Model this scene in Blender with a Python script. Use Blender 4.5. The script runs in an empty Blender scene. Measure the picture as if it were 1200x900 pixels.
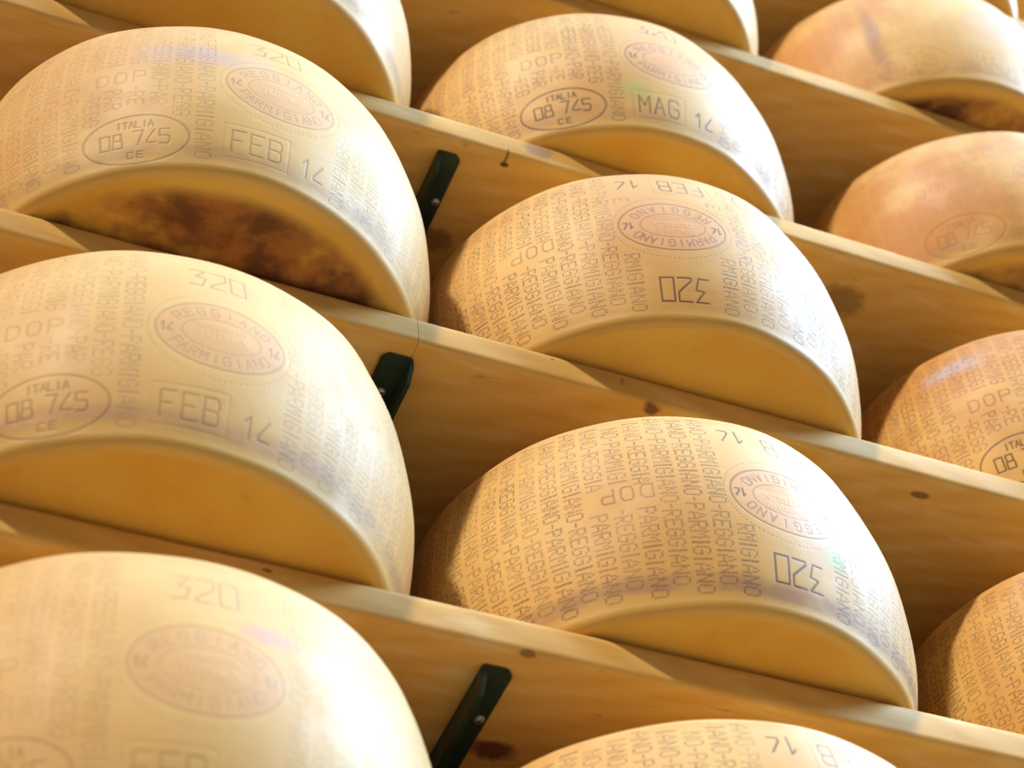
import bpy, bmesh, math, random
import numpy as np
from mathutils import Matrix, Vector

random.seed(7)
S = bpy.context.scene
COL = S.collection
ZB = 2.55                      # height of the second-lowest shelf (rack level 0) above the floor

# ---------------------------------------------------------------- camera
def look(yaw, pitch, roll):
    sa, ca, sb, cb = math.sin(yaw), math.cos(yaw), math.sin(pitch), math.cos(pitch)
    f = Vector((sa * cb, ca * cb, sb)); r = Vector((ca, -sa, 0)); u = r.cross(f)
    sr, cr = math.sin(roll), math.cos(roll)
    return r * cr + u * sr, u * cr - r * sr, f
r_, u_, f_ = look(0.48826, 0.85586, -0.12427)
cam = bpy.data.cameras.new('camera')
cam.sensor_width = 36.0
cam.lens = 2549.97 / 1200 * 36.0
cam.clip_start = 0.05
cam.dof.use_dof = True
cam.dof.focus_distance = 1.80
cam.dof.aperture_fstop = 6.0
cam_o = bpy.data.objects.new('camera', cam)
cam_o.matrix_world = Matrix(((r_.x, u_.x, -f_.x, -0.30931), (r_.y, u_.y, -f_.y, -1.0317),
                             (r_.z, u_.z, -f_.z, ZB - 1.08324), (0, 0, 0, 1)))
COL.objects.link(cam_o); S.camera = cam_o

# ---------------------------------------------------------------- light
w = bpy.data.worlds.new('world'); S.world = w; w.use_nodes = True
bg = w.node_tree.nodes['Background']
bg.inputs[0].default_value = (0.62, 0.78, 1.0, 1); bg.inputs[1].default_value = 0.10

sun = bpy.data.lights.new('sun', 'SUN'); sun.energy = 3.1; sun.color = (1.0, 0.885, 0.74); sun.angle = math.radians(3.0)
so = bpy.data.objects.new('sun', sun); COL.objects.link(so)
so.rotation_euler = Vector((-0.545, -0.490, 0.680)).to_track_quat('Z', 'Y').to_euler()

win = bpy.data.lights.new('window_light', 'AREA'); win.energy = 1180; win.color = (0.46, 0.68, 1.0)
win.shape = 'RECTANGLE'; win.size = 3.6; win.size_y = 2.6
wo = bpy.data.objects.new('window_light', win); COL.objects.link(wo)
wo.location = (4.6, -1.35, ZB + 3.9)
wo.rotation_euler = (Vector(wo.location) - Vector((0.5, 0, ZB + 0.4))).to_track_quat('Z', 'Y').to_euler()

sky = bpy.data.lights.new('skylight', 'AREA'); sky.energy = 110; sky.color = (0.52, 0.72, 1.0)
sky.shape = 'RECTANGLE'; sky.size = 5.0; sky.size_y = 1.2
ko = bpy.data.objects.new('skylight', sky); COL.objects.link(ko)
ko.location = (1.2, -1.35, ZB + 3.9); ko.rotation_euler = (0, 0, 0)

S.view_settings.view_transform = 'Standard'; S.view_settings.look = 'None'
S.view_settings.gamma = 1.0; S.view_settings.use_curve_mapping = False
S.view_settings.exposure = 0.10

# ---------------------------------------------------------------- helpers
def link(o, parent=None):
    COL.objects.link(o)
    if parent: o.parent = parent
    return o
def mesh_obj(name, bm, mats, parent=None, smooth=None):
    me = bpy.data.meshes.new(name); bm.normal_update(); bm.to_mesh(me); bm.free()
    for m in (mats if isinstance(mats, (list, tuple)) else [mats]): me.materials.append(m)
    if smooth is not None:
        for p in me.polygons: p.use_smooth = True
        if smooth: me.set_sharp_from_angle(angle=smooth)
    return link(bpy.data.objects.new(name, me), parent)
class NT:
    """tiny node-tree writer"""
    def __init__(self, name):
        self.m = bpy.data.materials.new(name); self.m.use_nodes = True
        self.t = self.m.node_tree; self.b = self.t.nodes['Principled BSDF']
    def n(self, typ, inputs=None, **kw):
        nd = self.t.nodes.new(typ)
        for k, v in kw.items(): setattr(nd, k, v)
        for k, v in (inputs or {}).items():
            if hasattr(v, 'links') or isinstance(v, bpy.types.NodeSocket): self.t.links.new(v, nd.inputs[k])
            else: nd.inputs[k].default_value = v
        return nd
    def math(self, op, a, b=0.0, c=0.0, clamp=False):
        return self.n('ShaderNodeMath', {0: a, 1: b, 2: c}, operation=op, use_clamp=clamp).outputs[0]
    def ramp(self, v, lo, hi, a=0.0, b=1.0):
        return self.n('ShaderNodeMapRange', {0: v, 1: lo, 2: hi, 3: a, 4: b}, interpolation_type='SMOOTHSTEP').outputs[0]
    def noise(self, vec, scale, detail=3.0, rough=0.55, dist=0.0):
        return self.n('ShaderNodeTexNoise', {'Vector': vec, 'Scale': scale, 'Detail': detail, 'Roughness': rough, 'Distortion': dist}).outputs[0]
    def mix(self, f, a, b):   # f = 0 gives a, f = 1 gives b
        nd = self.n('ShaderNodeMix', data_type='RGBA')
        for i, v in ((0, f), (6, a), (7, b)):
            if isinstance(v, bpy.types.NodeSocket): self.t.links.new(v, nd.inputs[i])
            else: nd.inputs[i].default_value = v if i == 0 else (v[0], v[1], v[2], 1.0)
        return nd.outputs[2]
    def vscale(self, v, s):
        return self.n('ShaderNodeMapping', {'Vector': v, 'Scale': s}).outputs[0]
    def attr(self, name):
        return self.n('ShaderNodeAttribute', attribute_type='OBJECT', attribute_name=name).outputs['Fac']
    def link(self, out, sock): self.t.links.new(out, self.b.inputs[sock])
    def val(self, sock, v): self.b.inputs[sock].default_value = v

# ---------------------------------------------------------------- rack dimensions
H, T = 0.32162, 0.036
LEVELS = [-1, 0, 1, 2, 3, 4, 5]
DEPTH = 0.50

# ---------------------------------------------------------------- wood
def wood_material(name, knots, tone=0.0):
    k = NT(name)
    P = k.n('ShaderNodeNewGeometry').outputs['Position']
    big = k.noise(k.vscale(P, (0.5, 2.2, 2.2)), 2.0, 4)
    warp = k.n('ShaderNodeVectorMath', {0: P, 1: k.n('ShaderNodeCombineXYZ', {1: k.math('MULTIPLY', big, 0.06), 2: k.math('MULTIPLY', big, 0.05)}).outputs[0]}, operation='ADD').outputs[0]
    grain = k.noise(k.vscale(warp, (1.2, 38, 38)), 3.0, 5, 0.6)
    rings = k.n('ShaderNodeTexWave', {'Vector': k.vscale(warp, (0.35, 1, 1)), 'Scale': 22.0, 'Distortion': 4.0, 'Detail': 3.0, 'Detail Scale': 0.8},
                wave_type='BANDS', bands_direction='DIAGONAL').outputs[1]
    g = k.math('ADD', k.math('MULTIPLY', grain, 0.72), k.math('MULTIPLY', rings, 0.28))
    c = k.mix(k.ramp(g, 0.05, 0.95), (0.64 - tone, 0.345 - tone, 0.075), (0.76 - tone, 0.46 - tone, 0.135))
    c = k.mix(k.ramp(k.noise(P, 3.5, 3), 0.5, 0.8, 0, 0.45), c, (0.58, 0.29, 0.07))
    c = k.mix(k.ramp(k.noise(k.vscale(P, (14, 60, 60)), 1.0, 4), 0.5, 0.75, 0, 0.45), c, (0.80, 0.60, 0.32))
    # fine scuffs and dirt specks
    sp = k.ramp(k.noise(k.vscale(P, (30, 90, 90)), 1.0, 3), 0.66, 0.78, 0, 0.6)
    c = k.mix(sp, c, (0.30, 0.19, 0.10))
    last = None
    for (x, y, z, sx, sy, amt, col) in knots:
        q = k.n('ShaderNodeVectorMath', {0: P, 1: (x, y, ZB + z)}, operation='SUBTRACT').outputs[0]
        q = k.n('ShaderNodeVectorMath', {0: q, 1: (1 / sx, 1 / sy, 1 / sy)}, operation='MULTIPLY').outputs[0]
        ln = k.n('ShaderNodeVectorMath', {0: q}, operation='LENGTH').outputs['Value']
        ln = k.math('ADD', ln, k.math('MULTIPLY', k.math('SUBTRACT', k.noise(P, 120, 2), 0.5), 0.7))
        c = k.mix(k.ramp(ln, 0.55, 1.15, amt, 0), c, col)
    k.link(c, 'Base Color'); k.val('Roughness', 0.62); k.val('Specular IOR Level', 0.22)
    bp = k.n('ShaderNodeBump', {'Height': g, 'Strength': 0.25, 'Distance': 0.001})
    k.link(bp.outputs[0], 'Normal')
    return k.m
DK = (0.13, 0.055, 0.03)
KNOTS = {
    0: [(0.241, 0.108, -T, 0.020, 0.013, 0.9, (0.12, 0.03, 0.025)), (0.226, 0.003, -T, 0.008, 0.004, 0.7, DK), (0.03, 0.0, -0.014, 0.004, 0.002, 0.8, DK), (0.18, 0.0, -0.004, 0.03, 0.004, 0.5, (0.35, 0.27, 0.2))],
    1: [(0.372, 0.006, H - T, 0.009, 0.007, 0.85, DK), (0.645, 0.022, H - T, 0.012, 0.0045, 0.75, DK), (0.344, 0, H - .016, 0.002, 0.005, 0.5, DK), (-0.02, 0, H - 0.008, 0.012, 0.003, 0.6, DK), (0.28, 0, H - 0.012, 0.0018, 0.0018, 0.6, DK)],
    2: [(0.652, 0.055, 2 * H - T, 0.030, 0.022, 0.6, (0.16, 0.08, 0.04)), (0.237, 0.118, 2 * H - T, 0.020, 0.016, 0.6, (0.16, 0.05, 0.03)), (0.267, 0.014, 2 * H - T, 0.005, 0.003, 0.9, (0.05, 0.03, 0.02)),
        (0.266, 0.006, 2 * H - T, 0.002, 0.010, 0.7, DK), (0.299, 0, 2 * H - 0.016, 0.018, 0.013, 0.75, (0.36, 0.22, 0.14))],
    3: [(0.62, 0, 3 * H - 0.016, 0.02, 0.01, 0.4, (0.36, 0.22, 0.14))],
}
woods = {L: wood_material('pine_wood_%d' % (L + 2), KNOTS.get(L, [])) for L in LEVELS}

# ---------------------------------------------------------------- setting
def box(bm, x0, x1, y0, y1, z0, z1):
    v = [bm.verts.new(p) for p in ((x0, y0, z0), (x1, y0, z0), (x1, y1, z0), (x0, y1, z0), (x0, y0, z1), (x1, y0, z1), (x1, y1, z1), (x0, y1, z1))]
    for f in ((0, 3, 2, 1), (4, 5, 6, 7), (0, 1, 5, 4), (1, 2, 6, 5), (2, 3, 7, 6), (3, 0, 4, 7)): bm.faces.new([v[i] for i in f])
fm = NT('concrete_floor'); fp = fm.n('ShaderNodeNewGeometry').outputs['Position']
fm.link(fm.mix(fm.noise(fp, 2.0, 5), (0.28, 0.215, 0.14), (0.34, 0.27, 0.18)), 'Base Color'); fm.val('Roughness', 0.45)
bm = bmesh.new(); box(bm, -7, 8, -8, 0.60, -0.1, 0)
o = mesh_obj('floor', bm, fm.m); o['kind'] = 'structure'
wm = NT('plaster_wall'); wp = wm.n('ShaderNodeNewGeometry').outputs['Position']
wm.link(wm.mix(wm.noise(wp, 1.5, 4), (0.34, 0.26, 0.17), (0.42, 0.33, 0.22)), 'Base Color'); wm.val('Roughness', 0.9)
bm = bmesh.new(); box(bm, -7, 8, 0.60, 0.72, -0.1, 5.2)
o = mesh_obj('wall_back', bm, wm.m); o['kind'] = 'structure'

# ---------------------------------------------------------------- rack
rack = bpy.data.objects.new('cheese_rack', None); COL.objects.link(rack)
rack.location = (0.2, 0.25, 0)
rack['label'] = 'pine shelving rack with dark green steel brackets carrying the rows of cheese wheels'
rack['category'] = 'shelving'
def in_rack(o):
    o.parent = rack; o.matrix_parent_inverse = Matrix.Translation(-Vector(rack.location))
def board(level, x0, x1, rnd=0.012):
    z1 = ZB + level * H; z0 = z1 - T
    bm = bmesh.new()
    prof = []
    for a in range(7):                                   # softly rounded front edge, top then bottom
        t = math.radians(15 * a); prof.append((rnd * (1 - math.sin(t)), z1 - rnd * (1 - math.cos(t))))
    r2 = 0.006
    prof += [(r2 * (1 - math.cos(math.radians(22.5 * a))), z0 + r2 * (1 - math.sin(math.radians(22.5 * a)))) for a in range(5)]
    prof += [(DEPTH, z0), (DEPTH, z1)]
    n = 24
    rings = []
    for i in range(n + 1):
        x = x0 + (x1 - x0) * i / n
        dz = 0.0
        rings.append([bm.verts.new((x, y, z + dz)) for (y, z) in prof])
    m = len(prof)
    for i in range(n):
        for j in range(m):
            a, b = rings[i], rings[i + 1]; j2 = (j + 1) % m
            bm.faces.new((a[j], a[j2], b[j2], b[j]))
    bm.faces.new(rings[0][::-1]); bm.faces.new(rings[-1])
    bmesh.ops.recalc_face_normals(bm, faces=bm.faces)
    o = mesh_obj('shelf_board', bm, woods[level], smooth=math.radians(40)); in_rack(o)
    return o

gm = NT('dark_green_steel'); gp = gm.n('ShaderNodeNewGeometry').outputs['Position']
gc = gm.mix(gm.ramp(gm.noise(gp, 60, 4), 0.4, 0.75), (0.016, 0.036, 0.026), (0.030, 0.055, 0.040))
gc = gm.mix(gm.ramp(gm.noise(gp, 260, 2), 0.70, 0.78, 0, 0.6), gc, (0.16, 0.18, 0.15))
gm.link(gc, 'Base Color'); gm.val('Roughness', 0.42)
sm = NT('zinc_screw'); sm.val('Base Color', (0.55, 0.5, 0.43, 1)); sm.val('Metallic', 0.7); sm.val('Roughness', 0.4)
dm = NT('recess_shade'); dm.val('Base Color', (0.05, 0.045, 0.04, 1))

def bracket(level, x0, x1, y0, side, screw, fl=0.017):
    """angle-iron arm: a flat flange under the board and a flange hanging along one side ('side' -1 left, +1 right)"""
    zt = ZB + level * H - T - 0.0005; th = 0.004; y1 = 0.50; c = 0.005
    xs = x0 if side < 0 else x1
    bm = bmesh.new()
    # flat flange, its free front corner cut
    pts = [(x0 + (0.002 if side < 0 else c), y0), (x1 - (c if side < 0 else 0.002), y0), (x1, y0 + (c if side < 0 else 0.002)), (x1, y1), (x0, y1), (x0, y0 + (0.002 if side < 0 else c))]
    def prism(bm, pts, za, zb):
        a = [bm.verts.new((x, y, za)) for x, y in pts]; b = [bm.verts.new((x, y, zb)) for x, y in pts]
        n = len(pts); bm.faces.new(a[::-1]); bm.faces.new(b)
        for i in range(n): bm.faces.new((a[i], a[(i + 1) % n], b[(i + 1) % n], b[i]))
    prism(bm, pts, zt - th, zt)
    # hanging flange, front lower corner sloped
    xa, xb = (xs, xs + th) if side < 0 else (xs - th, xs)
    prof = [(y0 + 0.002, zt - th), (y1, zt - th), (y1, zt - th - fl), (y0 + 0.012, zt - th - fl), (y0 + 0.002, zt - th - fl * 0.35)]
    a = [bm.verts.new((xa, y, z)) for y, z in prof]; b = [bm.verts.new((xb, y, z)) for y, z in prof]
    n = len(prof); bm.faces.new(a); bm.faces.new(b[::-1])
    for i in range(n): bm.faces.new((a[i], b[i], b[(i + 1) % n], a[(i + 1) % n]))
    bmesh.ops.recalc_face_normals(bm, faces=bm.faces)
    bmesh.ops.bevel(bm, geom=list(bm.edges), offset=0.0008, segments=2, affect='EDGES', clamp_overlap=True)
    o = mesh_obj('bracket', bm, gm.m, smooth=math.radians(35)); in_rack(o)
    o['label'] = 'dark green steel bracket under the shelf'
    # pan-head screw; a dark raised cross paints in the shade of its recess
    sx, sy = screw; bm = bmesh.new(); R0 = 0.0042
    prof = [(0.0, 0.0026), (R0 * 0.5, 0.0024), (R0 * 0.85, 0.0016), (R0, 0.0004), (R0, -0.0005)]
    N = 24; top = bm.verts.new((sx, sy, zt - th - prof[0][1])); rg = []
    for r, h in prof[1:]: rg.append([bm.verts.new((sx + r * math.cos(2 * math.pi * i / N), sy + r * math.sin(2 * math.pi * i / N), zt - th - h)) for i in range(N)])
    for i in range(N):
        bm.faces.new((top, rg[0][i], rg[0][(i + 1) % N]))
        for k in range(len(rg) - 1): bm.faces.new((rg[k][i], rg[k + 1][i], rg[k + 1][(i + 1) % N], rg[k][(i + 1) % N]))
    bmesh.ops.recalc_face_normals(bm, faces=bm.faces)
    for f in bm.faces: f.material_index = 0
    nf = len(bm.faces)
    for (lx, ly) in ((0.0020, 0.0005), (0.0005, 0.0020)):
        box(bm, sx - lx, sx + lx, sy - ly, sy + ly, zt - th - 0.0027, zt - th - 0.0018)
    bm.faces.ensure_lookup_table()
    for f in bm.faces[nf:]: f.material_index = 1
    s = mesh_obj('screw', bm, [sm.m, dm.m], o); s['label'] = 'small zinc cross-head screw'
    return o

JOINT = {-1: 0.212, 0: 0.212, 1: 0.1585, 2: 0.212, 3: 0.212, 4: 0.212, 5: 0.212}
for L in LEVELS:
    if L == 1:
        board(L, -0.75, JOINT[L] - 0.0002); board(L, JOINT[L] + 0.0002, 2.2)
    else:
        board(L, -0.75, 2.2)
bracket(0, 0.198, 0.223, 0.020, -1, (0.2165, 0.074))
bracket(1, 0.134, 0.161, 0.017, 1, (0.146, 0.057))
bracket(2, 0.201, 0.225, 0.017, -1, (0.2195, 0.073))
for L in (-1, 3, 4, 5): bracket(L, 0.090, 0.114, 0.018, -1, (0.107, 0.073))
for L in LEVELS:
    for x in (-0.70, 1.30, 2.15): bracket(L, x - 0.012, x + 0.012, 0.018, -1, (x + 0.005, 0.073))
# steel uprights at the back of the rack
for x in (-0.70, 0.20, 1.30, 2.15):
    bm = bmesh.new(); box(bm, x - 0.03, x + 0.03, 0.502, 0.56, 0, ZB + 5 * H + 0.1)
    bmesh.ops.bevel(bm, geom=list(bm.edges), offset=0.004, segments=2, affect='EDGES')
    o = mesh_obj('upright_post', bm, gm.m, smooth=math.radians(35)); in_rack(o)

# ---------------------------------------------------------------- stamped rind: relief drawn by code
RW, HW = 0.215, 0.2159
IW, IH = 4096, 656
PX = IW / (2 * math.pi * RW)            # pixels per metre of rind
# one-line letters on a unit box
G = {
 'A': [[(0, 0), (.5, 1), (1, 0)], [(.2, .38), (.8, .38)]],
 'B': [[(0, 0), (0, 1), (.85, 1), (1, .88), (1, .62), (.85, .52), (0, .52)], [(.85, .52), (1, .4), (1, .12), (.85, 0), (0, 0)]],
 'C': [[(1, .85), (.85, 1), (.15, 1), (0, .85), (0, .15), (.15, 0), (.85, 0), (1, .15)]],
 'D': [[(0, 0), (0, 1), (.7, 1), (1, .75), (1, .25), (.7, 0), (0, 0)]],
 'E': [[(1, 1), (0, 1), (0, 0), (1, 0)], [(0, .52), (.75, .52)]],
 'F': [[(1, 1), (0, 1), (0, 0)], [(0, .52), (.75, .52)]],
 'G': [[(1, .82), (.82, 1), (.18, 1), (0, .82), (0, .18), (.18, 0), (.82, 0), (1, .18), (1, .48), (.55, .48)]],
 'I': [[(.5, 0), (.5, 1)]],
 'L': [[(0, 1), (0, 0), (1, 0)]],
 'M': [[(0, 0), (0, 1), (.5, .4), (1, 1), (1, 0)]],
 'N': [[(0, 0), (0, 1), (1, 0), (1, 1)]],
 'O': [[(.2, 0), (0, .2), (0, .8), (.2, 1), (.8, 1), (1, .8), (1, .2), (.8, 0), (.2, 0)]],
 'P': [[(0, 0), (0, 1), (.85, 1), (1, .88), (1, .58), (.85, .46), (0, .46)]],
 'R': [[(0, 0), (0, 1), (.85, 1), (1, .88), (1, .6), (.85, .48), (0, .48)], [(.55, .48), (1, 0)]],
 'S': [[(1, .88), (.85, 1), (.15, 1), (0, .88), (0, .62), (.15, .52), (.85, .48), (1, .38), (1, .12), (.85, 0), (.15, 0), (0, .12)]],
 'T': [[(0, 1), (1, 1)], [(.5, 1), (.5, 0)]],
 'U': [[(0, 1), (0, .15), (.15, 0), (.85, 0), (1, .15), (1, 1)]],
 'Z': [[(0, 1), (1, 1), (0, 0), (1, 0)]],
 '0': [[(.0, 0), (0, 1), (1, 1), (1, 0), (0, 0)]],
 '1': [[(.1, .72), (.55, 1), (.55, 0)]],
 '2': [[(0, 1), (1, 1), (1, .62), (0, .12), (0, 0), (1, 0)]],
 '3': [[(0, 1), (1, 1), (.35, .55), (1, .5), (.75, 0), (0, 0)]],
 '4': [[(.85, 1), (.02, .28), (.06, .10), (.95, .10)]],
 '5': [[(1, 1), (0, 1), (0, .55), (.8, .55), (1, .42), (1, .12), (.8, 0), (0, 0)]],
 '7': [[(0, 1), (1, 1), (.4, 0)]],
 '8': [[(.1, .52), (.1, 1), (.9, 1), (.9, .52), (.1, .52), (0, .42), (0, 0), (1, 0), (1, .42), (.9, .52)]],
}
DOTS = {  # five by seven pin letters, rows top to bottom
 'P': ['11110', '10001', '10001', '11110', '10000', '10000', '10000'],
 'A': ['00100', '01010', '01010', '10001', '11111', '10001', '10001'],
 'R': ['11110', '10001', '10001', '11110', '10100', '10010', '10001'],
 'M': ['10001', '11011', '10101', '10101', '10001', '10001', '10001'],
 'I': ['00100'] * 7,
 'G': ['01110', '10001', '10000', '10111', '10001', '10001', '01110'],
 'N': ['10001', '11001', '11001', '10101', '10011', '10011', '10001'],
 'O': ['01110', '10001', '10001', '10001', '10001', '10001', '01110'],
 'E': ['11111', '10000', '10000', '11110', '10000', '10000', '11111'],
 '-': ['00000', '00000', '00000', '01110', '00000', '00000', '00000'],
}
class Relief:
    def __init__(self, seed):
        self.h = np.full((IH, IW), 0.5, np.float32); self.ink = np.zeros((IH, IW), np.float32); self.tint = np.zeros((IH, IW), np.float32)
        self.rng = np.random.default_rng(seed); self.flip = False
    def pt(self, a, z):
        if self.flip: a, z = -a, HW - z
        return IW / 2 + a * PX, z * PX
    def seg(self, p, q, wd=0.0011, depth=0.42, ink=0.8, lip=0.12):
        (x0, y0), (x1, y1) = self.pt(*p), self.pt(*q); wp = wd * PX; m = wp * 2.6 + 2
        xa, xb = int(max(0, min(x0, x1) - m)), int(min(IW, max(x0, x1) + m + 1)); ya, yb = int(max(0, min(y0, y1) - m)), int(min(IH, max(y0, y1) + m + 1))
        if xb <= xa or yb <= ya: return
        Y, X = np.mgrid[ya:yb, xa:xb].astype(np.float32)
        dx, dy = x1 - x0, y1 - y0; L2 = dx * dx + dy * dy + 1e-9
        t = np.clip(((X - x0) * dx + (Y - y0) * dy) / L2, 0, 1)
        d = np.hypot(X - x0 - t * dx, Y - y0 - t * dy) / wp
        g = np.exp(-(d / 0.75) ** 2)
        s = np.s_[ya:yb, xa:xb]
        self.h[s] = np.minimum(self.h[s], 0.5 - depth * g) if depth > 0 else np.maximum(self.h[s], 0.5 - depth * g)
        self.ink[s] = np.maximum(self.ink[s], ink * np.exp(-(d / 0.72) ** 2))
    def poly(self, pts, **k):
        for p, q in zip(pts[:-1], pts[1:]): self.seg(p, q, **k)
    def text(self, txt, a, z, wd_, ht, gap=0.35, shear=0.0, **k):
        """upright line of text centred on (a, z)"""
        n = len(txt); adv = wd_ * (1 + gap); x = a - (n * adv - wd_ * gap) / 2
        for ch in txt:
            for st in G.get(ch, []): self.poly([(x + wd_ * u + shear * ht * v, z - ht / 2 + ht * v) for u, v in st], **k)
            x += adv
    def arc_text(self, txt, a, z, ra, rz, t0, t1, wd_, ht, **k):
        """letters along an ellipse from angle t0 to t1; letter tops away from the centre when t0 > t1"""
        n = len(txt); sgn = 1 if t0 > t1 else -1
        for i, ch in enumerate(txt):
            t = t0 + (t1 - t0) * i / max(1, n - 1)
            cx, cz = a + ra * math.cos(t), z + rz * math.sin(t)
            tx, tz = ra * math.sin(t) * sgn, -rz * math.cos(t) * sgn; l = math.hypot(tx, tz); tx /= l; tz /= l
            for st in G.get(ch, []):
                self.poly([(cx + tx * wd_ * (u - .5) - tz * ht * (v - .5), cz + tz * wd_ * (u - .5) + tx * ht * (v - .5)) for u, v in st], **k)
    def ellipse(self, a, z, ra, rz, t0=0, t1=2 * math.pi, n=96, dots=False, **k):
        P = [(a + ra * math.cos(t0 + (t1 - t0) * i / n), z + rz * math.sin(t0 + (t1 - t0) * i / n)) for i in range(n + 1)]
        if dots:
            for p in P[:-1]: self.seg(p, p, **k)
        else: self.poly(P, **k)
    def disc(self, a, z, ra, rz, tint):
        x, y = self.pt(a, z); m = int(ra * PX * 1.4); mz = int(rz * PX * 1.4)
        xa, xb, ya, yb = int(x - m), int(x + m), max(0, int(y - mz)), min(IH, int(y + mz))
        Y, X = np.mgrid[ya:yb, xa:xb]
        d = np.hypot((X - x) / (ra * PX), (Y - y) / (rz * PX))
        s = np.s_[ya:yb, xa:xb]
        g = np.clip((1.05 - d) / 0.10, 0, 1)
        self.tint[s] = np.maximum(self.tint[s], tint * g)
        self.h[s] = self.h[s] - 0.10 * np.clip((1.06 - d) / 0.06, 0, 1)

A0 = 0.0
def inside(p, a, z, ra, rz): return ((p[0] - a) / ra) ** 2 + ((p[1] - z) / rz) ** 2 < 1
def columns(R, month):
    """pin-dot words running down the rind, kept clear of the plates"""
    rng = R.rng; pitch = 0.0186; adv = 0.0088
    fl = R.flip
    R.flip = False
    half = math.pi * RW - 0.008; first = 0.043 if fl else 0.061
    spots = []
    for sgn in (-1, 1):
        x = first
        c = 0
        while x < half: spots.append((c, sgn * x)); x += pitch; c += 1
    for c, a in spots:
        end = (0.0195 if c % 2 else 0.0110) + rng.uniform(-0.001, 0.001)
        strength = rng.uniform(0.7, 1.0)
        txt = 'PARMIGIANO-REGGIANO-PARMIGIANO' if c % 2 == 0 else 'REGGIANO-PARMIGIANO-REGGIANO'
        run = end
        for i, ch in enumerate(reversed(txt)):
            step = {'I': 0.0056, '-': 0.0066}.get(ch, adv)
            zc = run + step / 2; run += step
            if zc > HW - 0.012: break
            q = (-a, HW - zc) if fl else (a, zc)
            if inside(q, 0, 0.106, 0.060, 0.052): continue                 # oval seal
            if inside(q, -0.117, 0.034, 0.052, 0.032): continue            # dairy mark
            if -0.050 < q[0] < 0.056 and q[1] < 0.062: continue     # month and year
            if abs(q[0] - 0.002) < 0.03 and q[1] > 0.155: continue          # number above the seal
            if abs(abs(q[0]) - 0.130) < 0.029 and abs(q[1] - 0.110) < 0.015: continue
            fade = strength * rng.uniform(0.75, 1.0)
            bits = DOTS[ch]
            for ry in range(7):
                for rx in range(5):
                    if bits[ry][rx] == '1':
                        # letter turned a quarter: its top points along +a, it reads downwards
                        pa = a + (3 - ry) * 0.00210 + rng.normal(0, 0.00012); pz = zc - (rx - 2) * 0.00150 + rng.normal(0, 0.00012)
                        R.seg((pa, pz), (pa, pz), wd=0.00125 if ch == 'I' else 0.00100, depth=0.36 * fade, ink=1.0 * fade)
    R.flip = fl
def make_relief(name, flip, month, top, bottom, seed, zn=0.1760):
    R = Relief(seed); R.flip = flip
    k = dict(wd=0.0011)
    # oval seal
    R.disc(0.002, 0.106, 0.0475, 0.034, 1.0)
    R.ellipse(0.002, 0.106, 0.0475, 0.034, wd=0.0013, depth=0.4, ink=0.55)
    R.ellipse(0.002, 0.106, 0.029, 0.017, wd=0.0010, depth=0.3, ink=0.4)
    R.ellipse(0.002, 0.106, 0.053, 0.044, n=84, dots=True, wd=0.00085, depth=0.4, ink=0.7)
    R.arc_text(top, 0.002, 0.106, 0.0378, 0.0252, math.radians(148), math.radians(32), 0.0052, 0.0085, wd=0.0010, depth=0.38, ink=0.5)
    R.arc_text(bottom, 0.002, 0.106, 0.0378, 0.0252, math.radians(212), math.radians(328), 0.0052, 0.0085, wd=0.0010, depth=0.38, ink=0.5)
    for s in (-1, 1): R.text('14', 0.002 + s * 0.0395, 0.106, 0.0036, 0.0085, wd=0.0011, depth=0.4, ink=0.8)
    R.text('CONSORZIO', 0.002, 0.1145, 0.0030, 0.0048, wd=0.0007, depth=-0.3, ink=0.12)
    R.text('TUTELA', 0.002, 0.1055, 0.0046, 0.0056, wd=0.0008, depth=-0.3, ink=0.12)
    for j in range(3): R.poly([(0.002 - 0.024 + 0.002 * i, 0.098 - 0.0024 * j + 0.0007 * math.sin(i * 1.3 + j)) for i in range(25)], wd=0.0006, depth=0.2, ink=0.2)
    # month box, year
    B = [(-0.045, 0.017), (-0.045, 0.051), (0.011, 0.051), (0.011, 0.017), (-0.045, 0.017)]
    R.poly(B, wd=0.0013, depth=0.25, ink=0.12)
    R.text(month, -0.017, 0.034, 0.0108, 0.0215, 0.45, wd=0.0012, depth=0.42, ink=0.75)
    R.text('14', 0.034, 0.031, 0.0090, 0.0185, 0.34, wd=0.0012, depth=0.42, ink=0.9)
    # dairy mark
    R.ellipse(-0.117, 0.032, 0.0445, 0.0245, wd=0.0013, depth=0.42, ink=0.8)
    R.text('ITALIA', -0.117, 0.0468, 0.0040, 0.0068, 0.35, wd=0.0010, depth=0.4, ink=0.85)
    R.text('08', -0.137, 0.0315, 0.0080, 0.0145, 0.34, wd=0.0011, depth=0.42, ink=0.9)
    R.text('745', -0.103, 0.0325, 0.0080, 0.0145, 0.34, wd=0.0011, depth=0.42, ink=0.9)
    R.text('CE', -0.117, 0.0160, 0.0045, 0.0060, 0.9, wd=0.0010, depth=0.4, ink=0.85)
    # DOP at both sides, number above the seal
    for s in (-1, 1): R.text('DOP', s * 0.130, 0.107, 0.0095, 0.0145, 0.62, wd=0.0011, depth=0.38, ink=0.5)
    R.text('320', 0.000, zn, 0.0118, 0.0240, 0.34, wd=0.0012, depth=0.45, ink=0.9)
    columns(R, month)
    img = bpy.data.images.new(name, IW, IH, alpha=False, float_buffer=False)
    img.colorspace_settings.name = 'Non-Color'
    px = np.ones((IH, IW, 4), np.float32)
    px[..., 0] = np.clip(R.h, 0, 1); px[..., 1] = R.ink; px[..., 2] = R.tint
    img.pixels.foreach_set(px.ravel()); img.update(); img.pack()
    return img

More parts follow.
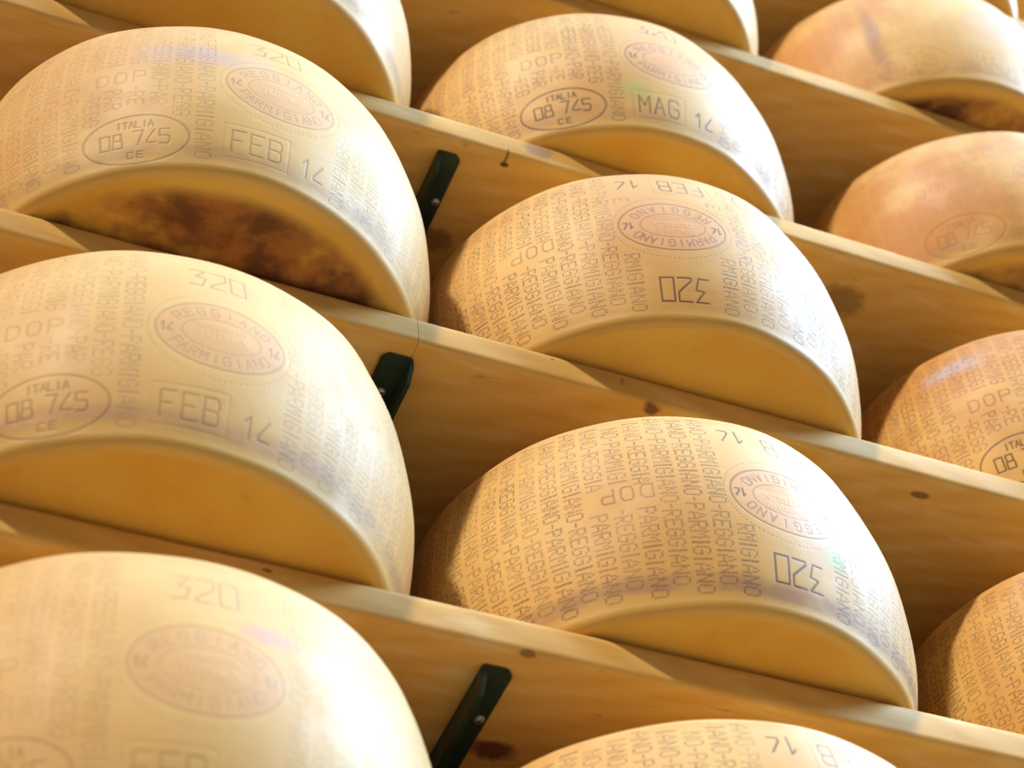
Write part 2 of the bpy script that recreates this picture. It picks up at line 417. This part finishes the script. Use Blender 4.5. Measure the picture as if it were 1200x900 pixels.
reliefs = {
    'feb': make_relief('relief_feb', False, 'FEB', 'REGGIANO', 'PARMIGIANO', 1),
    'mag': make_relief('relief_mag', False, 'MAG', 'REGGIANO', 'PARMIGIANO', 2),
    'turned': make_relief('relief_turned', True, 'FEB', 'PARMIGIANO', 'REGGIANO', 3, 0.184),
    'turned_b': make_relief('relief_turned_b', True, 'FEB', 'REGGIANO', 'PARMIGIANO', 4),
}

# ---------------------------------------------------------------- cheese materials
def rind_material(name, img):
    k = NT(name)
    uv = k.n('ShaderNodeUVMap', uv_map='UVMap').outputs[0]
    tex = k.n('ShaderNodeTexImage', {'Vector': uv}); tex.image = img; tex.interpolation = 'Cubic'; tex.extension = 'EXTEND'
    sep = k.n('ShaderNodeSeparateColor', {0: tex.outputs[0]}).outputs
    xy = k.n('ShaderNodeSeparateXYZ', {0: uv}).outputs
    seed = k.attr('seed')
    P = k.n('ShaderNodeVectorMath', {0: k.n('ShaderNodeTexCoord').outputs['Object'], 1: k.n('ShaderNodeCombineXYZ', {0: seed, 1: seed, 2: k.math('MULTIPLY', seed, 0.37)}).outputs[0]}, operation='ADD').outputs[0]
    tone, rim, pale, wear, inked = k.attr('tone'), k.attr('rim'), k.attr('pale'), k.attr('wear'), k.attr('inked')
    n1 = k.noise(P, 7.0, 4); n2 = k.noise(P, 22.0, 4); n3 = k.noise(k.vscale(P, (60, 60, 7)), 1.0, 3)
    c = k.mix(k.ramp(n1, 0.3, 0.7), (0.70, 0.375, 0.085), (0.78, 0.475, 0.13))
    c = k.mix(k.ramp(n2, 0.35, 0.75, 0, 0.35), c, (0.67, 0.33, 0.07))
    c = k.mix(pale, c, (0.82, 0.54, 0.20))
    c = k.mix(k.math('MULTIPLY', k.ramp(n1, 0.62, 0.40), tone), c, (0.60, 0.245, 0.04))
    c = k.mix(k.math('MULTIPLY', k.ramp(k.noise(P, 11.0, 5, 0.6, 0.6), 0.58, 0.75), k.math('MULTIPLY', tone, 0.7)), c, (0.33, 0.15, 0.06))
    # faint vertical bands of handling along the pin columns
    c = k.mix(k.ramp(n3, 0.45, 0.75, 0, 0.18), c, (0.58, 0.38, 0.17))
    # scuffed band above the lower rim
    zz = k.math('ADD', xy[1], k.math('MULTIPLY', k.math('SUBTRACT', n1, 0.5), 0.10))
    band = k.math('MULTIPLY', k.ramp(zz, 0.050, 0.080), k.ramp(zz, 0.165, 0.105))
    c = k.mix(k.math('MULTIPLY', k.math('MULTIPLY', band, rim), k.ramp(n2, 0.3, 0.62, 0.2, 0.85)), c, (0.42, 0.225, 0.10))
    # bare golden lower lip
    c = k.mix(k.ramp(zz, 0.085, 0.055, 0, 0.75), c, (0.62, 0.36, 0.07))
    # one coloured smudge (ink, mould or wear) where the wheel has it
    def vec(name): return k.n('ShaderNodeAttribute', attribute_type='OBJECT', attribute_name=name).outputs['Vector']
    sp, sz = k.n('ShaderNodeSeparateXYZ', {0: vec('smudge_place')}).outputs, vec('smudge_size')
    dv = k.n('ShaderNodeVectorMath', {0: k.n('ShaderNodeVectorMath', {0: uv, 1: k.n('ShaderNodeCombineXYZ', {0: sp[0], 1: sp[1]}).outputs[0]}, operation='SUBTRACT').outputs[0], 1: sz}, operation='DIVIDE').outputs[0]
    dl = k.math('ADD', k.n('ShaderNodeVectorMath', {0: dv}, operation='LENGTH').outputs['Value'], k.math('MULTIPLY', k.math('SUBTRACT', n2, 0.5), 1.2))
    c = k.mix(k.math('MULTIPLY', k.ramp(dl, 1.0, 0.1), sp[2]), c, (0, 0, 0))
    c_mix = c.node; k.t.links.new(k.n('ShaderNodeAttribute', attribute_type='OBJECT', attribute_name='smudge_color').outputs['Color'], c_mix.inputs[7])
    # seal plate is a little rosy, stamped strokes hold darker oil
    c = k.mix(k.math('MULTIPLY', sep[2], 0.36), c, (0.74, 0.35, 0.17))
    c = k.mix(k.math('MULTIPLY', k.math('MULTIPLY', sep[1], inked), k.ramp(n2, 0.25, 0.65, 0.75, 1.0)), c, (0.13, 0.055, 0.018))
    k.link(c, 'Base Color')
    k.link(k.ramp(n2, 0.3, 0.7, 0.54, 0.66), 'Roughness'); k.val('Specular IOR Level', 0.5)
    k.val('Subsurface Weight', 0.18); k.val('Subsurface Radius', (1.0, 0.6, 0.3)); k.val('Subsurface Scale', 0.006)
    k.val('Sheen Weight', 0.05); k.val('Sheen Roughness', 0.4); k.val('Sheen Tint', (0.95, 0.97, 1.0, 1))
    fine = k.n('ShaderNodeBump', {'Height': k.math('ADD', k.noise(P, 90, 4), k.math('MULTIPLY', k.noise(P, 14, 2), 2.0)), 'Strength': 0.25, 'Distance': 0.0008})
    st = k.n('ShaderNodeBump', {'Height': sep[0], 'Strength': 0.6, 'Distance': 0.0009, 'Normal': fine.outputs[0]})
    # knife scores and pressed folds on the worn wheels
    scr = k.noise(k.vscale(P, (9, 9, 120)), 1.0, 3)
    sb = k.n('ShaderNodeBump', {'Height': scr, 'Strength': k.math('MULTIPLY', wear, 0.35), 'Distance': 0.001, 'Normal': st.outputs[0]})
    k.link(sb.outputs[0], 'Normal')
    return k.m
def face_material():
    k = NT('cheese_face')
    seed = k.attr('seed'); stain = k.attr('stain')
    O = k.n('ShaderNodeTexCoord').outputs['Object']
    P = k.n('ShaderNodeVectorMath', {0: O, 1: k.n('ShaderNodeCombineXYZ', {0: seed, 1: seed}).outputs[0]}, operation='ADD').outputs[0]
    n = k.noise(P, 9.0, 4); n2 = k.noise(P, 40, 4)
    c = k.mix(k.ramp(n, 0.3, 0.7), (0.64, 0.33, 0.05), (0.70, 0.42, 0.085))
    c = k.mix(k.ramp(n2, 0.55, 0.8, 0, 0.35), c, (0.50, 0.25, 0.04))
    rad = k.n('ShaderNodeVectorMath', {0: k.n('ShaderNodeVectorMath', {0: O, 1: (1, 1, 0)}, operation='MULTIPLY').outputs[0]}, operation='LENGTH').outputs['Value']
    edge = k.ramp(rad, 0.186, 0.168)
    m = k.math('MULTIPLY', k.math('MULTIPLY', stain, edge), k.ramp(k.math('ADD', n, k.math('MULTIPLY', k.math('SUBTRACT', n2, 0.5), 0.25)), 0.36, 0.56))
    c = k.mix(m, c, k.mix(k.ramp(k.noise(P, 24.0, 4), 0.38, 0.62), (0.34, 0.13, 0.035), (0.13, 0.045, 0.018)))
    k.link(c, 'Base Color'); k.val('Roughness', 0.5); k.val('Specular IOR Level', 0.4)
    b = k.n('ShaderNodeBump', {'Height': n2, 'Strength': 0.3, 'Distance': 0.001}); k.link(b.outputs[0], 'Normal')
    return k.m
rinds = {n: rind_material('rind_' + n, im) for n, im in reliefs.items()}
facem = face_material()

# ---------------------------------------------------------------- cheese wheels
N = 256
def wheel(x, y, level, turn, kind, label, tone=0.3, rim=0.5, pale=0.3, wear=0.2, stain=0.0, r=RW, h=HW, seed=0.0, smudge=None, inked=1.35):
    bul, bev, rnd = 0.0194, 0.024, 0.0070
    rng = random.Random(int(seed * 1000) + 5)
    # profile from the middle of the lower face to the middle of the upper face: (radius, height, part)
    rb = r - bul - rnd
    prof = [(rb * q, 0.0012 * (1 - q) , 1) for q in (0.001, 0.25, 0.5, 0.7, 0.85, 0.95)] + [(rb - 0.003, 0.0, 1), (rb, 0.0004, 0)]
    def side(z): return r - bul * ((z - h / 2) / (h / 2)) ** 2
    for a in (15, 32, 50, 68, 84):                       # rounded lower rim
        t = math.radians(a); rr = side(0.0095)
        prof.append((rb + (rr - rb) * math.sin(t), 0.0095 * (1 - math.cos(t)), 0))
    m = 34
    for i in range(m + 1):
        z = 0.0100 + (h - 0.020) * i / m
        prof.append((side(z), z, 0))
    for a in (84, 68, 50, 32, 15):
        t = math.radians(a); rr = side(0.0095)
        prof.append((rb + (rr - rb) * math.sin(t), h - 0.0095 * (1 - math.cos(t)), 0))
    prof += [(rb, h - 0.0004, 0), (rb - 0.003, h, 1)] + [(rb * q, h, 1) for q in (0.9, 0.6, 0.3, 0.001)]
    ph = [rng.uniform(0, 6.28) for _ in range(6)]
    def wob(phi, z):
        return (0.0011 * math.sin(2 * phi + ph[0]) + 0.0007 * math.sin(3 * phi + ph[1] + 9 * z) + 0.0004 * math.sin(7 * phi + ph[2] + 30 * z) + 0.0003 * math.sin(13 * phi + ph[3] - 50 * z))
    bm = bmesh.new(); uvl = bm.loops.layers.uv.new('UVMap')
    rings = []
    for (rr, z, part) in prof:
        ring = []
        for i in range(N):
            phi = -math.pi + 2 * math.pi * i / N
            q = rr + wob(phi, z) * min(1.0, rr / 0.15)
            zz = z + (0.0008 * math.sin(2 * phi + ph[4]) * (z / h) if part == 1 else 0.0008 * math.sin(2 * phi + ph[4]) * (z / h))
            ring.append(bm.verts.new((q * math.sin(phi), -q * math.cos(phi), zz)))
        rings.append(ring)
    for j in range(len(prof) - 1):
        flat = prof[j][2] == 1 or prof[j + 1][2] == 1
        for i in range(N):
            i2 = (i + 1) % N
            f = bm.faces.new((rings[j][i], rings[j][i2], rings[j + 1][i2], rings[j + 1][i])); f.smooth = True
            f.material_index = 1 if flat else 0
            us = (i / N, (i + 1) / N, (i + 1) / N, i / N); vs = (prof[j][1], prof[j][1], prof[j + 1][1], prof[j + 1][1])
            for lp, u, v in zip(f.loops, us, vs): lp[uvl].uv = (u, v / h)
    bm.faces.new(rings[0][::-1]).material_index = 1; bm.faces.new(rings[-1]).material_index = 1
    bmesh.ops.recalc_face_normals(bm, faces=bm.faces)
    o = mesh_obj('whole_cheese', bm, [rinds[kind], facem])
    o.location = (x, y, ZB + level * H + 0.0012); o.rotation_euler = (0, 0, math.radians(turn))
    o['label'] = label; o['category'] = 'cheese'; o['group'] = 'cheese wheels on the shelves'
    o['tone'] = float(tone); o['rim'] = float(rim); o['pale'] = float(pale); o['wear'] = float(wear); o['stain'] = float(stain); o['seed'] = float(seed); o['inked'] = float(inked)
    place, size, colour = smudge or ((0.5, 0.5, 0.0), (0.01, 0.01, 1.0), (0.5, 0.4, 0.3))
    o['smudge_place'] = place; o['smudge_size'] = size; o['smudge_color'] = colour
    return o

wheel(-0.0103, 0.1151, 1, 4.3, 'feb', 'pale cheese wheel stamped FEB 14 whose underside is stained dark brown', tone=0.25, rim=0.6, pale=0.55, wear=0.4, stain=1.0, inked=0.65, seed=1.3, smudge=((0.455, 0.66, 0.6), (0.05, 0.13, 1.0), (0.50, 0.37, 0.38)))
wheel(0.4239, 0.1263, 1, -13.4, 'turned', 'golden cheese wheel mid-frame with 320 upside down and a clean unscuffed lower rim', tone=0.35, rim=0.0, pale=0.25, wear=0.3, seed=2.1)
wheel(0.4096, 0.1430, 0, 4.8, 'turned_b', 'straw cheese wheel with upside-down 320 and green smudge, scuffed band above its lower rim', tone=0.15, rim=1.0, pale=0.2, wear=0.3, seed=3.7, smudge=((0.530, 0.31, 0.75), (0.016, 0.085, 1.0), (0.42, 0.50, 0.14)))
wheel(-0.0415, 0.1199, 0, 1.1, 'feb', 'smooth cream cheese wheel stamped FEB 14 with a plain golden underside', tone=0.15, rim=0.7, pale=0.5, wear=0.1, seed=4.4, inked=0.65)
wheel(-0.0332, 0.1107, -1, -2.5, 'feb', 'blurred pale cheese wheel at the lower left corner with a pink-smudged oval seal', tone=0.1, rim=0.4, pale=0.6, wear=0.1, seed=5.2, inked=0.5, smudge=((0.531, 0.68, 0.75), (0.022, 0.06, 1.0), (0.90, 0.34, 0.24)))
wheel(0.4296, 0.1487, 2, -1.6, 'mag', 'cheese wheel stamped MAG 14 with a dairy oval, on the shelf above the golden wheel', tone=0.3, rim=0.5, pale=0.3, wear=0.2, seed=6.9, smudge=((0.470, 0.25, 0.6), (0.02, 0.13, 1.0), (0.42, 0.50, 0.12)))
wheel(0.9098, 0.1336, 2, -10.0, 'feb', 'brown-blotched cheese wheel at the right edge directly below the dark-bottomed top one', tone=0.95, rim=0.5, pale=0.0, wear=0.2, stain=0.9, seed=7.5, inked=0.4)  # high tone: browner rind, plus dimmer, more orange light put into its colour
wheel(0.8954, 0.1455, 3, 0.0, 'mag', 'orange-brown cheese wheel with dark underside at the top right of the frame', tone=0.9, rim=0.4, pale=0.0, wear=0.2, stain=1.0, seed=8.8, inked=0.35, smudge=((0.388, 0.45, 0.7), (0.012, 0.5, 1.0), (0.33, 0.15, 0.10)))  # tone also paints in the weaker, warmer light on this orange-brown rind
wheel(0.9001, 0.1521, 1, -11.0, 'feb', 'amber cheese wheel at the right edge with a DOP mark and half a dairy oval', tone=0.7, rim=0.3, pale=0.0, wear=0.2, seed=9.4, smudge=((0.386, 0.80, 0.8), (0.03, 0.10, 1.0), (0.50, 0.40, 0.42)))
wheel(0.8862, 0.1397, 0, 38.0, 'turned', 'cheese wheel in the lower right corner with only columns of pin-dot letters', tone=0.4, rim=0.3, pale=0.0, wear=0.2, seed=10.6)
wheel(0.4021, 0.1387, -1, 2.0, 'turned', 'cheese wheel at the bottom edge showing only its top below the scuffed straw wheel', tone=0.25, rim=0.3, pale=0.3, wear=0.2, seed=11.1)
wheel(-0.0184, 0.1033, 2, -25.0, 'feb', 'cheese wheel cut off by the top edge, above the brown-stained FEB 14 wheel', tone=0.2, rim=0.6, pale=0.3, wear=0.6, seed=12.7, inked=0.3)
wheel(0.4351, 0.1226, 3, -25.0, 'feb', 'cheese wheel cut off by the top edge, above the MAG 14 wheel', tone=0.2, rim=0.4, pale=0.3, wear=0.4, seed=13.3, inked=0.3)
wheel(0.8850, 0.1300, 4, 20.0, 'feb', 'sliver of a pale cheese wheel in the extreme top right corner of the rack', tone=0.2, rim=0.4, pale=0.5, wear=0.2, seed=14.9)
